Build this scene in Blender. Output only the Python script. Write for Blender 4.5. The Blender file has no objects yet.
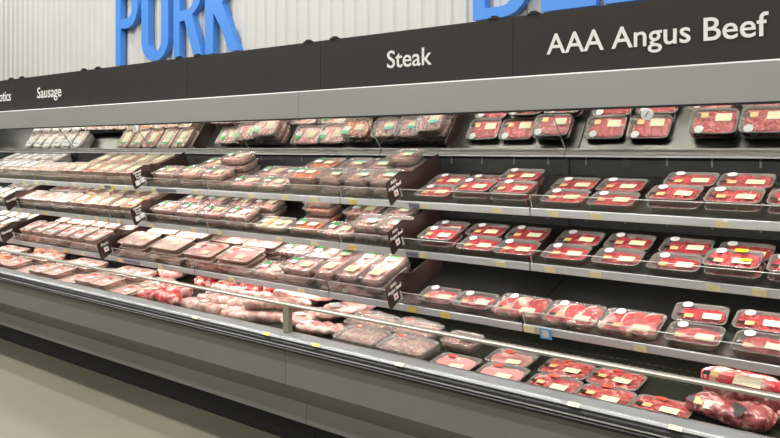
import bpy, bmesh, math, random
from mathutils import Vector, Matrix, noise
random.seed(7)
sc = bpy.context.scene
COL = sc.collection
PI = math.pi
CAM_H = 1.657

# ------------------------------------------------------------------ materials
MATS = {}
def nodes(name):
    m = bpy.data.materials.new(name); m.use_nodes = True
    nt = m.node_tree
    return m, nt, nt.nodes['Principled BSDF']
def mat(name, col, rough=.5, metal=0, spec=.5, var=0, vscale=8, bump=0, bscale=40, coat=0):
    m, nt, b = nodes(name)
    b.inputs['Base Color'].default_value = (*col, 1)
    b.inputs['Roughness'].default_value = rough
    b.inputs['Metallic'].default_value = metal
    b.inputs['Specular IOR Level'].default_value = spec
    b.inputs['Coat Weight'].default_value = coat
    tc = nt.nodes.new('ShaderNodeTexCoord')
    if var:
        n = nt.nodes.new('ShaderNodeTexNoise'); n.inputs['Scale'].default_value = vscale
        n.inputs['Detail'].default_value = 4
        nt.links.new(tc.outputs['Object'], n.inputs['Vector'])
        r = nt.nodes.new('ShaderNodeValToRGB')
        r.color_ramp.elements[0].position = .3; r.color_ramp.elements[1].position = .7
        r.color_ramp.elements[0].color = (*[c*(1-var) for c in col], 1)
        r.color_ramp.elements[1].color = (*[min(1, c*(1+var)) for c in col], 1)
        nt.links.new(n.outputs['Fac'], r.inputs['Fac']); nt.links.new(r.outputs['Color'], b.inputs['Base Color'])
    if bump:
        n = nt.nodes.new('ShaderNodeTexNoise'); n.inputs['Scale'].default_value = bscale
        nt.links.new(tc.outputs['Object'], n.inputs['Vector'])
        bp = nt.nodes.new('ShaderNodeBump'); bp.inputs['Strength'].default_value = bump; bp.inputs['Distance'].default_value = .01
        nt.links.new(n.outputs['Fac'], bp.inputs['Height']); nt.links.new(bp.outputs['Normal'], b.inputs['Normal'])
    MATS[name] = m
    return m
def meat_mat(name, c1, c2, fat, fatpos=.62, scale=28, vor=False, stretch=(1, 1, 1), rough=.35):
    m, nt, b = nodes(name)
    tc = nt.nodes.new('ShaderNodeTexCoord'); mp = nt.nodes.new('ShaderNodeMapping')
    oi = nt.nodes.new('ShaderNodeObjectInfo')
    mp.inputs['Scale'].default_value = stretch
    nt.links.new(tc.outputs['Object'], mp.inputs['Vector'])
    cm = nt.nodes.new('ShaderNodeVectorMath'); cm.operation = 'SCALE'
    cm.inputs[0].default_value = (9, 5, 3)
    nt.links.new(oi.outputs['Random'], cm.inputs['Scale'])
    nt.links.new(cm.outputs[0], mp.inputs['Location'])
    n = nt.nodes.new('ShaderNodeTexNoise'); n.inputs['Scale'].default_value = scale
    n.inputs['Detail'].default_value = 5; n.inputs['Distortion'].default_value = .8
    nt.links.new(mp.outputs['Vector'], n.inputs['Vector'])
    r = nt.nodes.new('ShaderNodeValToRGB'); e = r.color_ramp.elements
    e[0].position = .32; e[0].color = (*c1, 1)
    e[1].position = fatpos - .05; e[1].color = (*c2, 1)
    x = e.new(fatpos + .03); x.color = (*fat, 1)
    nt.links.new(n.outputs['Fac'], r.inputs['Fac'])
    nt.links.new(r.outputs['Color'], b.inputs['Base Color'])
    b.inputs['Roughness'].default_value = rough
    b.inputs['Subsurface Weight'].default_value = 0
    if vor:
        v = nt.nodes.new('ShaderNodeTexVoronoi'); v.inputs['Scale'].default_value = 170
        nt.links.new(mp.outputs['Vector'], v.inputs['Vector'])
        bp = nt.nodes.new('ShaderNodeBump'); bp.inputs['Strength'].default_value = 1; bp.inputs['Distance'].default_value = .012
        bp.invert = True
        nt.links.new(v.outputs['Distance'], bp.inputs['Height']); nt.links.new(bp.outputs['Normal'], b.inputs['Normal'])
    MATS[name] = m
def clear_mat(name, tint, gloss, diff, dcol, rough=.08, wrinkle=0, wscale=18, fres=.40):
    """thin clear plastic: mostly see-through, with a sheen that grows at grazing angles and a little haze"""
    m = bpy.data.materials.new(name); m.use_nodes = True
    nt = m.node_tree; nt.nodes.clear()
    out = nt.nodes.new('ShaderNodeOutputMaterial')
    t = nt.nodes.new('ShaderNodeBsdfTransparent'); t.inputs['Color'].default_value = (*tint, 1)
    g = nt.nodes.new('ShaderNodeBsdfGlossy'); g.inputs['Roughness'].default_value = rough
    g.inputs['Color'].default_value = (1, 1, 1, 1)
    d = nt.nodes.new('ShaderNodeBsdfDiffuse'); d.inputs['Color'].default_value = (*dcol, 1)
    fr = nt.nodes.new('ShaderNodeLayerWeight'); fr.inputs['Blend'].default_value = .25
    ma = nt.nodes.new('ShaderNodeMath'); ma.operation = 'MULTIPLY_ADD'
    ma.inputs[1].default_value = fres; ma.inputs[2].default_value = gloss
    nt.links.new(fr.outputs['Fresnel'], ma.inputs[0])
    m1 = nt.nodes.new('ShaderNodeMixShader'); m1.inputs['Fac'].default_value = diff
    nt.links.new(t.outputs[0], m1.inputs[1]); nt.links.new(d.outputs[0], m1.inputs[2])
    m2 = nt.nodes.new('ShaderNodeMixShader')
    nt.links.new(ma.outputs[0], m2.inputs['Fac']); nt.links.new(m1.outputs[0], m2.inputs[1]); nt.links.new(g.outputs[0], m2.inputs[2])
    nt.links.new(m2.outputs[0], out.inputs['Surface'])
    if wrinkle:
        tc = nt.nodes.new('ShaderNodeTexCoord'); n = nt.nodes.new('ShaderNodeTexNoise')
        n.inputs['Scale'].default_value = wscale; n.inputs['Distortion'].default_value = 1.5
        nt.links.new(tc.outputs['Object'], n.inputs['Vector'])
        bp = nt.nodes.new('ShaderNodeBump'); bp.inputs['Strength'].default_value = wrinkle; bp.inputs['Distance'].default_value = .01
        nt.links.new(n.outputs['Fac'], bp.inputs['Height'])
        nt.links.new(bp.outputs['Normal'], g.inputs['Normal'])
    MATS[name] = m
def print_mat(name, paper, ink, rows=7, amount=.45):
    """printed sticker: faint broken rows of tiny illegible print"""
    m, nt, b = nodes(name)
    tc = nt.nodes.new('ShaderNodeTexCoord'); sp = nt.nodes.new('ShaderNodeSeparateXYZ')
    nt.links.new(tc.outputs['Generated'], sp.inputs[0])
    a = nt.nodes.new('ShaderNodeMath'); a.operation = 'MULTIPLY'; a.inputs[1].default_value = rows*2*PI
    nt.links.new(sp.outputs['Y'], a.inputs[0])
    s = nt.nodes.new('ShaderNodeMath'); s.operation = 'SINE'; nt.links.new(a.outputs[0], s.inputs[0])
    g = nt.nodes.new('ShaderNodeMath'); g.operation = 'GREATER_THAN'; g.inputs[1].default_value = .20
    nt.links.new(s.outputs[0], g.inputs[0])
    n = nt.nodes.new('ShaderNodeTexNoise'); n.inputs['Scale'].default_value = 9
    nt.links.new(tc.outputs['Generated'], n.inputs['Vector'])
    g2 = nt.nodes.new('ShaderNodeMath'); g2.operation = 'GREATER_THAN'; g2.inputs[1].default_value = .5
    nt.links.new(n.outputs['Fac'], g2.inputs[0])
    k = nt.nodes.new('ShaderNodeMath'); k.operation = 'MULTIPLY'; nt.links.new(g.outputs[0], k.inputs[0]); nt.links.new(g2.outputs[0], k.inputs[1])
    k2 = nt.nodes.new('ShaderNodeMath'); k2.operation = 'MULTIPLY'; k2.inputs[1].default_value = amount; nt.links.new(k.outputs[0], k2.inputs[0])
    mx = nt.nodes.new('ShaderNodeMix'); mx.data_type = 'RGBA'
    mx.inputs['A'].default_value = (*paper, 1); mx.inputs['B'].default_value = (*ink, 1)
    nt.links.new(k2.outputs[0], mx.inputs['Factor']); nt.links.new(mx.outputs['Result'], b.inputs['Base Color'])
    b.inputs['Roughness'].default_value = .45
    MATS[name] = m

mat('canopy_metal', (.44, .445, .42), .42, .25, .5, .04, 2)
mat('base_metal', (.26, .27, .25), .5, .15, .5, .05, 1.5)
mat('bumper_metal', (.42, .43, .43), .3, .6)
mat('bright_metal', (.70, .70, .69), .28, .8)
mat('black_rubber', (.012, .012, .013), .45)
mat('kick_black', (.012, .012, .012), .6)
mat('back_panel', (.014, .0145, .0135), .65, 0, .25, .15, 4)
mat('slot_black', (.006, .006, .006), .7)
mat('slot_light', (.11, .11, .10), .5, .4)
mat('shelf_metal', (.085, .085, .077), .36, .9, .5, .12, 6)
mat('rail_plastic', (.58, .59, .60), .3, .2)
mat('rail_dark', (.20, .21, .30), .35)
mat('post_metal', (.42, .40, .31), .45, .5)
mat('glass_rail', (.50, .48, .42), .35, .7)
mat('mirror_glass', (.93, .94, .91), .025, 1)
mat('deck_metal', (.034, .036, .024), .4, .5, .5, .12, 6)
mat('sign_black', (.030, .025, .021), .5, 0, .4, .05, 3)
mat('sign_text', (.86, .85, .80), .5)
mat('letter_blue', (.07, .26, .72), .4, 0, .5)
mat('wall_panel', (.58, .58, .545), .55, .1, .5, .04, .7)
mat('floor_concrete', (.195, .178, .130), .42, 0, .5, .10, 1.1, .02, 30)
mat('divider_brown', (.045, .026, .022), .22, 0, .6)
mat('clip_grey', (.16, .155, .14), .5, .3)
mat('paper_white', (.82, .82, .80), .45)
mat('label_green', (.035, .30, .075), .45)
mat('label_teal', (.10, .42, .32), .45)
mat('label_gold', (.72, .47, .20), .45)
mat('label_black', (.02, .018, .016), .4)
mat('label_red', (.72, .075, .045), .4)
mat('label_orange', (.80, .42, .14), .4)
mat('label_yellow', (.90, .66, .03), .45)
mat('label_blue', (.16, .50, .86), .45)
mat('label_slate', (.28, .32, .38), .45)
mat('red_ink', (.55, .02, .03), .5)
print_mat('label_cream', (.80, .74, .50), (.45, .38, .2))
print_mat('label_white', (.80, .80, .77), (.35, .38, .38), 5, .4)
print_mat('tag_cream', (.88, .82, .50), (.3, .28, .2), 3, .5)
print_mat('tag_yellow', (.88, .70, .14), (.3, .28, .2), 3, .5)
mat('tray_grey', (.20, .175, .15), .28, 0, .6)
mat('tray_foam', (.66, .60, .55), .5)
mat('tray_tan', (.55, .40, .31), .45)
clear_mat('tray_clear', (.97, .95, .94), .06, .30, (.62, .55, .50), .15)
clear_mat('film', (1, 1, 1), .04, .03, (.8, .8, .8), .12, .5, 22)
clear_mat('film_loose', (1, 1, 1), .04, .14, (.80, .74, .70), .18, 1.0, 16)
clear_mat('acrylic', (.97, .97, .96), .02, .05, (.55, .50, .45), .06, fres=.15)
clear_mat('well_glass', (.98, .985, .98), .005, .0, (.6, .6, .55), .03, fres=.07)
mat('acrylic_edge', (.62, .60, .56), .3)
meat_mat('beef', (.34, .012, .018), (.56, .035, .042), (.76, .28, .24), .66, 26)
meat_mat('beef_dull', (.26, .026, .024), (.43, .065, .055), (.60, .27, .23), .60, 30)
meat_mat('beef_steak', (.40, .022, .025), (.58, .075, .07), (.84, .55, .47), .60, 14, False, (1, .6, 1))
mat('steak_fat', (.86, .66, .56), .4)
meat_mat('pork', (.70, .27, .24), (.82, .42, .37), (.90, .70, .62), .57, 16)
meat_mat('pork_pale', (.74, .42, .34), (.82, .55, .46), (.90, .76, .68), .56, 18)
meat_mat('pork_tan', (.48, .27, .18), (.66, .45, .32), (.80, .66, .52), .55, 20)
meat_mat('pork_side', (.58, .17, .07), (.70, .26, .12), (.80, .45, .28), .66, 20)
meat_mat('ground', (.66, .22, .18), (.80, .38, .32), (.90, .68, .60), .55, 60, True)
meat_mat('ground_dull', (.50, .20, .15), (.66, .34, .26), (.80, .58, .48), .55, 60, True)
meat_mat('ham', (.62, .20, .19), (.74, .33, .30), (.84, .52, .46), .62, 9)
meat_mat('sausage', (.48, .12, .04), (.62, .20, .08), (.74, .40, .24), .68, 20, False, (1, 1, 1), .25)
meat_mat('rib', (.46, .16, .14), (.62, .33, .29), (.70, .48, .42), .50, 16, False, (.5, 1.6, 1), .22)
meat_mat('vac_beef', (.15, .022, .03), (.34, .09, .09), (.60, .36, .32), .58, 22, False, (1, 1.4, 1), .2)
meat_mat('chunk', (.46, .18, .155), (.60, .33, .28), (.70, .49, .43), .52, 24, False, (1, 1, 1), .22)
meat_mat('red_bag', (.42, .02, .03), (.62, .09, .085), (.78, .46, .40), .55, 20, False, (1, 1, 1), .2)
meat_mat('chicken', (.72, .48, .30), (.82, .62, .44), (.88, .76, .60), .60, 14)
MATS['chicken'].name = 'poultry_flesh'

# ------------------------------------------------------------------ mesh helpers
def newmesh(name, verts, faces, material, smooth=False, mats=None, fmat=None):
    me = bpy.data.meshes.new(name); me.from_pydata([tuple(v) for v in verts], [], faces); me.update()
    bm = bmesh.new(); bm.from_mesh(me); bmesh.ops.recalc_face_normals(bm, faces=bm.faces); bm.to_mesh(me); bm.free()
    if mats:
        for k in mats: me.materials.append(MATS[k])
        for p, k in zip(me.polygons, fmat): p.material_index = k
    else:
        me.materials.append(MATS[material])
    if smooth:
        for p in me.polygons: p.use_smooth = True
    return me
def link(name, me, parent=None, loc=(0, 0, 0), rot=(0, 0, 0), **props):
    o = bpy.data.objects.new(name, me); COL.objects.link(o)
    o.parent = parent; o.location = loc; o.rotation_euler = rot
    for k, v in props.items(): o[k] = v
    return o
def empty(name, loc, rot, label, cat, group=None, parent=None):
    o = bpy.data.objects.new(name, None); COL.objects.link(o)
    o.location = loc; o.rotation_euler = rot; o.empty_display_size = .05
    o['label'] = label; o['category'] = cat
    if group: o['group'] = group
    return o
class MB:
    def __init__(s): s.v = []; s.f = []; s.k = []
    def add(s, v, f, k=0):
        n = len(s.v); s.v += [tuple(p) for p in v]; s.f += [tuple(i+n for i in q) for q in f]; s.k += [k]*len(f); return s
    def box(s, x0, x1, y0, y1, z0, z1, k=0):
        v = [(x, y, z) for x in (x0, x1) for y in (y0, y1) for z in (z0, z1)]
        return s.add(v, [(0, 1, 3, 2), (4, 6, 7, 5), (0, 4, 5, 1), (2, 3, 7, 6), (0, 2, 6, 4), (1, 5, 7, 3)], k)
    def prism_x(s, pts, x0, x1, k=0):
        """polygon in (y,z) extruded along x"""
        n = len(pts)
        v = [(x0, *p) for p in pts] + [(x1, *p) for p in pts]
        f = [tuple(range(n)), tuple(range(2*n-1, n-1, -1))] + [(i, (i+1) % n, n+(i+1) % n, n+i) for i in range(n)]
        return s.add(v, f, k)
    def prism_y(s, pts, y0, y1, k=0):
        n = len(pts)
        v = [(p[0], y0, p[1]) for p in pts] + [(p[0], y1, p[1]) for p in pts]
        f = [tuple(range(n)), tuple(range(2*n-1, n-1, -1))] + [(i, (i+1) % n, n+(i+1) % n, n+i) for i in range(n)]
        return s.add(v, f, k)
    def tube(s, a, b, r, n=10, k=0):
        a, b = Vector(a), Vector(b); d = (b-a).normalized()
        u = d.orthogonal().normalized(); w = d.cross(u)
        v = [p + u*r*math.cos(2*PI*i/n) + w*r*math.sin(2*PI*i/n) for p in (a, b) for i in range(n)]
        f = [tuple(range(n)), tuple(range(2*n-1, n-1, -1))] + [(i, (i+1) % n, n+(i+1) % n, n+i) for i in range(n)]
        return s.add(v, f, k)
    def mesh(s, name, material, smooth=False, mats=None):
        return newmesh(name, s.v, s.f, material, smooth, mats, s.k)
def rrect(w, d, r, n=4):
    pts = []
    for cx, cy, a0 in ((w/2-r, d/2-r, 0), (-w/2+r, d/2-r, 90), (-w/2+r, -d/2+r, 180), (w/2-r, -d/2+r, 270)):
        for i in range(n+1):
            a = math.radians(a0+90*i/n); pts.append((cx+r*math.cos(a), cy+r*math.sin(a)))
    return pts
def loft(rings, close_top=True, close_bottom=True):
    v = []; f = []; n = len(rings[0])
    for r in rings: v += r
    for j in range(len(rings)-1):
        for i in range(n): f.append((j*n+i, j*n+(i+1) % n, (j+1)*n+(i+1) % n, (j+1)*n+i))
    if close_bottom: f.append(tuple(range(n)))
    if close_top: f.append(tuple(range((len(rings)-1)*n, len(rings)*n)))
    return v, f
def tray_mesh(w, d, h, material, r=.028, taper=.88):
    def ring(sx, z, rr=r): return [(x, y, z) for x, y in rrect(w*sx, d-(w-w*sx), rr)]
    rings = [ring(taper, 0), ring(taper+.02, .002), ring(.955, h*.9), ring(1, h), ring(1, h+.0025), ring(.95, h+.0025), ring(.93, h*.85), ring(taper-.02, .005)]
    v, f = loft(rings)
    return newmesh('tray', v, f, material, True)
def film_mesh(w, d, h, material='film'):
    def ring(ix, z): return [(x, y, z) for x, y in rrect(w-ix, d-ix, .026)]
    v, f = loft([ring(.004, h+.0032), ring(.014, h+.0045), ring(.04, h+.005)], True, False)
    return newmesh('film', v, f, material, True)
def box_label(w, d, th=.0007):
    return MB().box(-w/2, w/2, -d/2, d/2, 0, th)
def field(w, d, h, fn, nx=26, ny=20, z0=.006, rnd=.16):
    """closed lump with a height field on top; fn(u,v) in -1..1 gives 0..1"""
    V = []; F = []
    for j in range(ny+1):
        for i in range(nx+1):
            u = -1+2*i/nx; v = -1+2*j/ny
            x = u*math.sqrt(max(0, 1-rnd*v*v))*w/2; y = v*math.sqrt(max(0, 1-rnd*u*u))*d/2
            e = min(1, (1-max(abs(u), abs(v)))*5)
            V.append((x, y, z0+(h-z0)*(fn(u, v)*(.55+.45*math.sqrt(max(0, e))))))
    for j in range(ny):
        for i in range(nx):
            a = j*(nx+1)+i; F.append((a, a+1, a+nx+2, a+nx+1))
    edge = [i for i in range(nx+1)] + [(j*(nx+1)+nx) for j in range(1, ny+1)] + [ny*(nx+1)+i for i in range(nx-1, -1, -1)] + [j*(nx+1) for j in range(ny-1, 0, -1)]
    b = len(V); V += [(V[k][0]*.97, V[k][1]*.97, z0) for k in edge]
    n = len(edge)
    for i in range(n): F.append((edge[i], edge[(i+1) % n], b+(i+1) % n, b+i))
    F.append(tuple(b+i for i in range(n)))
    return V, F
def nz(x, y, z=0, s=1): return noise.noise(Vector((x*s, y*s, z)))
def lump_fn(seed, s=3, amp=.35): return lambda u, v: .8+amp*nz(u, v, seed*7.3, s)
def dice_fn(seed, s=3.4):
    def f(u, v):
        d = noise.voronoi(Vector((u*s, v*s*.75, seed*5.1)))[0]
        return .55+.45*min(1, (d[1]-d[0])*2.2)
    return f
def slice_fn(n, slant=.35, seed=0):
    def f(u, v):
        t = ((u+slant*v)*.5+.5)*n + .15*nz(u, v, seed*3.3, 2)
        fr = t-math.floor(t)
        return .58+.42*fr**.6*(1-max(0, fr-.88)/.12*.75)+.05*nz(u, v, seed, 5)
    return f
def roll_fn(n, seed=0):
    def f(u, v):
        t = (u*.5+.5)*n; fr = (t-math.floor(t))*2-1
        return .35+.65*math.sqrt(max(0, 1-fr*fr*.95))+.05*nz(u, v, seed, 4)
    return f
def field_mesh(name, w, d, h, fn, material, nx=26, ny=20, z0=.006, rnd=.16):
    V, F = field(w, d, h, fn, nx, ny, z0, rnd); return newmesh(name, V, F, material, True)
def steak_mesh(w, d, h, seed):
    """a steak with its rim of fat along one side"""
    n = 28; rings = []
    def ring(sc_, z):
        r = []
        for i in range(n):
            a = 2*PI*i/n
            q = 1+.07*math.sin(2*a+seed)+.05*math.sin(3*a+seed*2.1)
            r.append((sc_*q*w/2*math.copysign(abs(math.cos(a))**.8, math.cos(a)), sc_*q*d/2*math.copysign(abs(math.sin(a))**.8, math.sin(a)), z + (.003*nz(a, sc_, seed))))
        return r
    rings = [ring(.93, 0), ring(1, h*.35), ring(.99, h*.8), ring(.90, h), ring(.78, h*1.01), ring(.45, h*1.02), ring(.1, h*.99)]
    v, f = loft(rings)
    fm = []
    for j in range(len(rings)-1):
        for i in range(n): fm.append(1 if (j < 4 and (i > n*.22 and i < n*.60)) else 0)
    fm += [0, 0]
    return newmesh('steak', v, f, None, True, ['beef_steak', 'steak_fat'], fm)
def link_sausage(w, L, seed):
    """one bent plump link lying along y"""
    n = 10; V = []; m = 9
    rings = []
    for j in range(m):
        t = j/(m-1)*2-1; r = w/2*(max(0, 1-abs(t)**4))**.5 + .0008
        cx = .006*math.sin(t*1.4+seed)
        rings.append([(cx+r*math.cos(2*PI*i/n), t*L/2, r*.9*math.sin(2*PI*i/n)) for i in range(n)])
    v, f = loft(rings)
    return newmesh('sausage', v, f, 'sausage', True)

# ------------------------------------------------------------------ lumps in vacuum film
def slab_mesh(name, L, W, H, seed, material, ribs=0, nx=30, ny=16, amp=.22):
    V = []; F = []
    for j in range(ny):
        a = 2*PI*j/ny
        for i in range(nx+1):
            t = -1+2*i/nx
            e = max(0, 1-abs(t)**5)**.5
            q = 1+amp*nz(t*2.2, a*.8, seed*3.7)+amp*.5*nz(t*6, a*2, seed)
            y = math.copysign(abs(math.cos(a))**.75, math.cos(a))*W/2*e*q
            z = math.copysign(abs(math.sin(a))**.8, math.sin(a))*H/2*e*q
            if ribs and z > 0: z += H*.10*math.sin(t*ribs*PI)*e
            z = max(z, -H*.45)
            V.append((t*L/2, y, z+H*.45))
    for j in range(ny):
        for i in range(nx):
            a = j*(nx+1)+i; b = ((j+1) % ny)*(nx+1)+i
            F.append((a, a+1, b+1, b))
    F.append(tuple(j*(nx+1) for j in range(ny))); F.append(tuple(j*(nx+1)+nx for j in range(ny)))
    return newmesh(name, V, F, material, True)
def bag_mesh(w, d, h, seed):
    """film drawn from the tray's rim up over the heap and pinched at the ends"""
    fn = lambda u, v: .62+.30*(1-u*u*.6)*(1-v*v*.5)+.10*nz(u, v, seed, 3.5)
    V, F = field(w, d, h, fn, 24, 16, .004, .10)
    return newmesh('bag', V, F, 'film_loose', True)

# ------------------------------------------------------------------ kinds of pack: parts as (part name, mesh choices, x, y, z, rot, label)
def lab(w, d, m): return box_label(w, d).mesh('label', m)
KINDS = {}
L_price = lab(.070, .042, 'label_cream'); L_price_s = lab(.072, .054, 'label_cream')
L_round = newmesh('round_label', *loft([[(.021*math.cos(2*PI*i/20), .021*math.sin(2*PI*i/20), z) for i in range(20)] for z in (0, .0007)]), 'paper_white')
L_goldblk = MB().box(-.034, -.006, -.010, .010, 0, .0007, 0).box(-.006, .028, -.014, .014, 0, .0008, 1).mesh('brand_label', None, False, ['label_black', 'label_gold'])
L_green = MB().box(-.028, .028, .002, .030, 0, .0008, 0).box(-.028, .028, -.030, .002, 0, .0007, 1).mesh('green_label', None, False, ['label_green', 'label_white'])
L_teal = MB().box(-.034, .034, .004, .022, 0, .0008, 0).box(-.034, .034, -.026, .004, 0, .0007, 1).mesh('teal_label', None, False, ['label_teal', 'label_cream'])
L_greens = MB().box(-.036, .036, .004, .020, 0, .0008, 0).box(-.036, .036, -.030, .004, 0, .0007, 1).mesh('green_label', None, False, ['label_green', 'label_cream'])
L_red = MB().box(-.026, .026, .000, .040, 0, .0008, 0).box(-.026, .026, -.032, .000, 0, .0007, 1).mesh('red_label', None, False, ['label_red', 'label_white'])
L_redoval = newmesh('oval_label', *loft([[(.026*math.cos(2*PI*i/20), .013*math.sin(2*PI*i/20), z) for i in range(20)] for z in (0, .0008)]), 'label_red')
L_whiteblue = MB().box(-.06, .06, -.06, .06, 0, .0007, 0).box(-.045, .02, .01, .03, 0, .001, 1).box(.015, .045, -.04, -.02, 0, .001, 2).mesh('wrap_label', None, False, ['label_white', 'label_slate', 'label_yellow'])
L_yellow = lab(.05, .026, 'label_yellow'); L_orange = lab(.02, .14, 'label_orange'); L_white = lab(.05, .04, 'label_white')
def rim(w, d, h, tm='tray_grey', film='film', r=.028):
    return [('tray', [tray_mesh(w, d, h, tm, r)], 0, 0, 0, 0, None), ('film', [film_mesh(w, d, h, film)], 0, 0, 0, 0, None)]
def beef_labels(w, d, z):
    return [('round_label', [L_round], -w*.27, d*.33, z, 0, None), ('brand_label', [L_goldblk], -w*.26, -d*.20, z, 0, None), ('price_label', [L_price], w*.20, -d*.14, z, 0, None)]
w, d, h = .215, .144, .029
KINDS['beef'] = dict(size=(w, d, .035), name='beef_tray', cat='beef tray', desc='red beef slices in grey tray', pile='grey trays of red beef',
    parts=rim(w, d, h)+[('meat', [field_mesh('meat', w*.88, d*.84, .031, slice_fn(3+k % 2, .3-.2*k, k), 'beef') for k in range(4)], .008, -.004, 0, 0, None)]+beef_labels(w, d, h+.0055))
KINDS['diced'] = dict(size=(w, d, .035), name='beef_tray', cat='beef tray', desc='diced red beef in grey tray', pile='grey trays of red beef',
    parts=rim(w, d, h)+[('meat', [field_mesh('meat', w*.89, d*.88, .032, dice_fn(k), 'beef', 40, 34) for k in range(3)], 0, 0, 0, 0, None)]+beef_labels(w, d, h+.0055))
KINDS['thin'] = dict(size=(w, d, .032), name='beef_tray', cat='beef tray', desc='lean beef strips in grey tray', pile='grey trays of red beef',
    parts=rim(w, d, .028)+[('meat', [field_mesh('meat', w*.82, d*.66, .029, lump_fn(k+20, 4), 'beef', rnd=.3) for k in range(3)], .008, .004, 0, 0, None)]+beef_labels(w, d, .0335))
w, d, h = .262, .172, .030
st = [steak_mesh(w*.35, d*.92, .026, k*1.7+1) for k in range(4)]
KINDS['steak'] = dict(size=(w, d, .040), name='steak_tray', cat='steak tray', desc='three marbled steaks in clear tray', pile='clear trays of steaks',
    parts=rim(w, d, h, 'tray_clear')+[('steak', [st[0], st[2]], -w*.27, -.004, .006, -.12, None), ('steak', [st[1], st[3]], 0, 0, .009, .05, None), ('steak', [st[2], st[0]], w*.27, .004, .006, -.1, None)]
    +[('round_label', [L_round], -w*.27, d*.34, h+.0055, 0, None), ('brand_label', [L_goldblk], -w*.24, -d*.25, h+.0055, 0, None), ('price_label', [L_price], w*.22, -d*.25, h+.0055, 0, None)])
w, d, h = .19, .152, .05
KINDS['ground'] = dict(size=(w, d, .056), name='ground_pork_tray', cat='ground pork tray', desc='ground pork in clear tray', pile='clear trays of ground pork',
    parts=rim(w, d, h, 'tray_clear', 'film')+[('meat', [field_mesh('meat', w*.86, d*.86, .046, lump_fn(k+40, 6, .25), 'ground', 34, 30) for k in range(3)], 0, 0, 0, 0, None),
    ('price_label', [L_teal], w*.16, -d*.02, h+.0055, 0, None)])
w, d, h = .262, .158, .042
KINDS['chop'] = dict(size=(w, d, .050), name='pork_chop_tray', cat='pork tray', desc='pink pork chops, green sticker', pile='clear trays of pork chops',
    parts=rim(w, d, h, 'tray_clear', 'film')+[('meat', [field_mesh('meat', w*.88, d*.84, .044, slice_fn(4+k % 2, .35, k), 'pork', 34, 20) for k in range(4)], 0, 0, 0, 0, None),
    ('green_label', [L_green], -w*.26, d*.10, h+.0055, 0, None), ('price_label', [L_price_s], w*.18, -d*.02, h+.0055, 0, None)])
w, d, h = .33, .19, .030
KINDS['bigchop'] = dict(size=(w, d, .036), name='family_chop_tray', cat='pork tray', desc='large pale pork chop tray', pile='large trays of pork chops',
    parts=rim(w, d, h, 'tray_tan', 'film_loose')+[('meat', [field_mesh('meat', w*.90, d*.88, .032, slice_fn(4, .5, k+9), 'pork_pale', 34, 24) for k in range(3)], 0, 0, 0, 0, None),
    ('price_label', [L_price], w*.14, d*.02, h+.0055, .1, None)])
w, d, h = .315, .185, .026
KINDS['redpork'] = dict(size=(w, d, .032), name='thin_pork_tray', cat='pork tray', desc='pink pork tray with red strip', pile='pork trays with red strips',
    parts=rim(w, d, h, 'tray_tan', 'film_loose')+[('meat', [field_mesh('meat', w*.92, d*.90, .030, slice_fn(3, .2, k+19), 'ham', 30, 24) for k in range(3)], 0, 0, 0, 0, None),
    ('red_label', [L_red], -w*.30, d*.12, h+.0055, -.1, None), ('oval_label', [L_redoval], w*.34, d*.28, h+.0055, 0, None), ('price_label', [L_price], w*.16, -d*.22, h+.0055, .05, None)])
w, d, h = .178, .19, .042
KINDS['narrow'] = dict(size=(w, d, .050), name='pork_loin_tray', cat='pork tray', desc='narrow tan pork tray', pile='narrow pork trays',
    parts=rim(w, d, h, 'tray_tan', 'film')+[('meat', [field_mesh('meat', w*.84, d*.88, .046, slice_fn(2, .1, k+29), m_, 20, 28) for k, m_ in enumerate(('pork_tan', 'pork_pale', 'pork_side', 'pork_tan'))], 0, 0, 0, 0, None),
    ('green_label', [L_greens], .005, d*.20, h+.0055, 0, None), ('price_label', [lab(.085, .056, 'label_cream')], .01, -d*.12, h+.0055, 0, None)])
KINDS['redtop'] = dict(size=(w, d, .050), name='pork_loin_tray', cat='pork tray', desc='narrow pork tray, red sticker', pile='narrow pork trays with red stickers',
    parts=rim(w, d, h, 'tray_tan', 'film_loose')+[('meat', [field_mesh('meat', w*.84, d*.90, .044, slice_fn(2, .1, k+39), 'pork', 20, 28) for k in range(2)], 0, 0, 0, 0, None),
    ('red_label', [L_red], -.03, -d*.15, h+.0055, 0, None), ('price_label', [lab(.05, .07, 'label_white')], .035, -d*.17, h+.0055, 0, None)])
KINDS['white'] = dict(size=(w, d, .046), name='wrapped_chop_tray', cat='pork tray', desc='pork tray under pale printed wrap', pile='pork trays in pale printed wrap',
    parts=rim(w, d, .040, 'tray_foam', 'film')+[('meat', [field_mesh('meat', w*.84, d*.88, .040, slice_fn(3, .1, k+49), 'pork_pale', 20, 28) for k in range(2)], 0, 0, 0, 0, None),
    ('wrap_label', [L_whiteblue], 0, .02, .0455, 0, None)])
w, d, h = .29, .18, .040
KINDS['pinkwide'] = dict(size=(w, d, .046), name='pork_rib_tray', cat='pork tray', desc='wide pink pork tray', pile='wide pink pork trays',
    parts=rim(w, d, h, 'tray_foam', 'film_loose')+[('meat', [field_mesh('meat', w*.90, d*.88, .043, slice_fn(5, .4, k+59), 'pork', 30, 22) for k in range(3)], 0, 0, 0, 0, None),
    ('price_label', [L_price], 0, 0, h+.0055, 0, None)])
w, d, h = .245, .152, .048
sg = [link_sausage(.036, .132, k) for k in range(3)]
KINDS['sausage'] = dict(size=(w, d, .056), name='sausage_tray', cat='sausage tray', desc='orange brown sausages in clear tray', pile='clear trays of sausages',
    parts=rim(w, d, h, 'tray_clear', 'film')+[('sausage', sg, (k-2.5)*.036, 0, .027, 0, None) for k in range(6)]+
    [('green_label', [L_green], -w*.26, d*.12, h+.0055, 0, None), ('price_label', [L_price], w*.16, d*.02, h+.0055, 0, None)])
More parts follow.
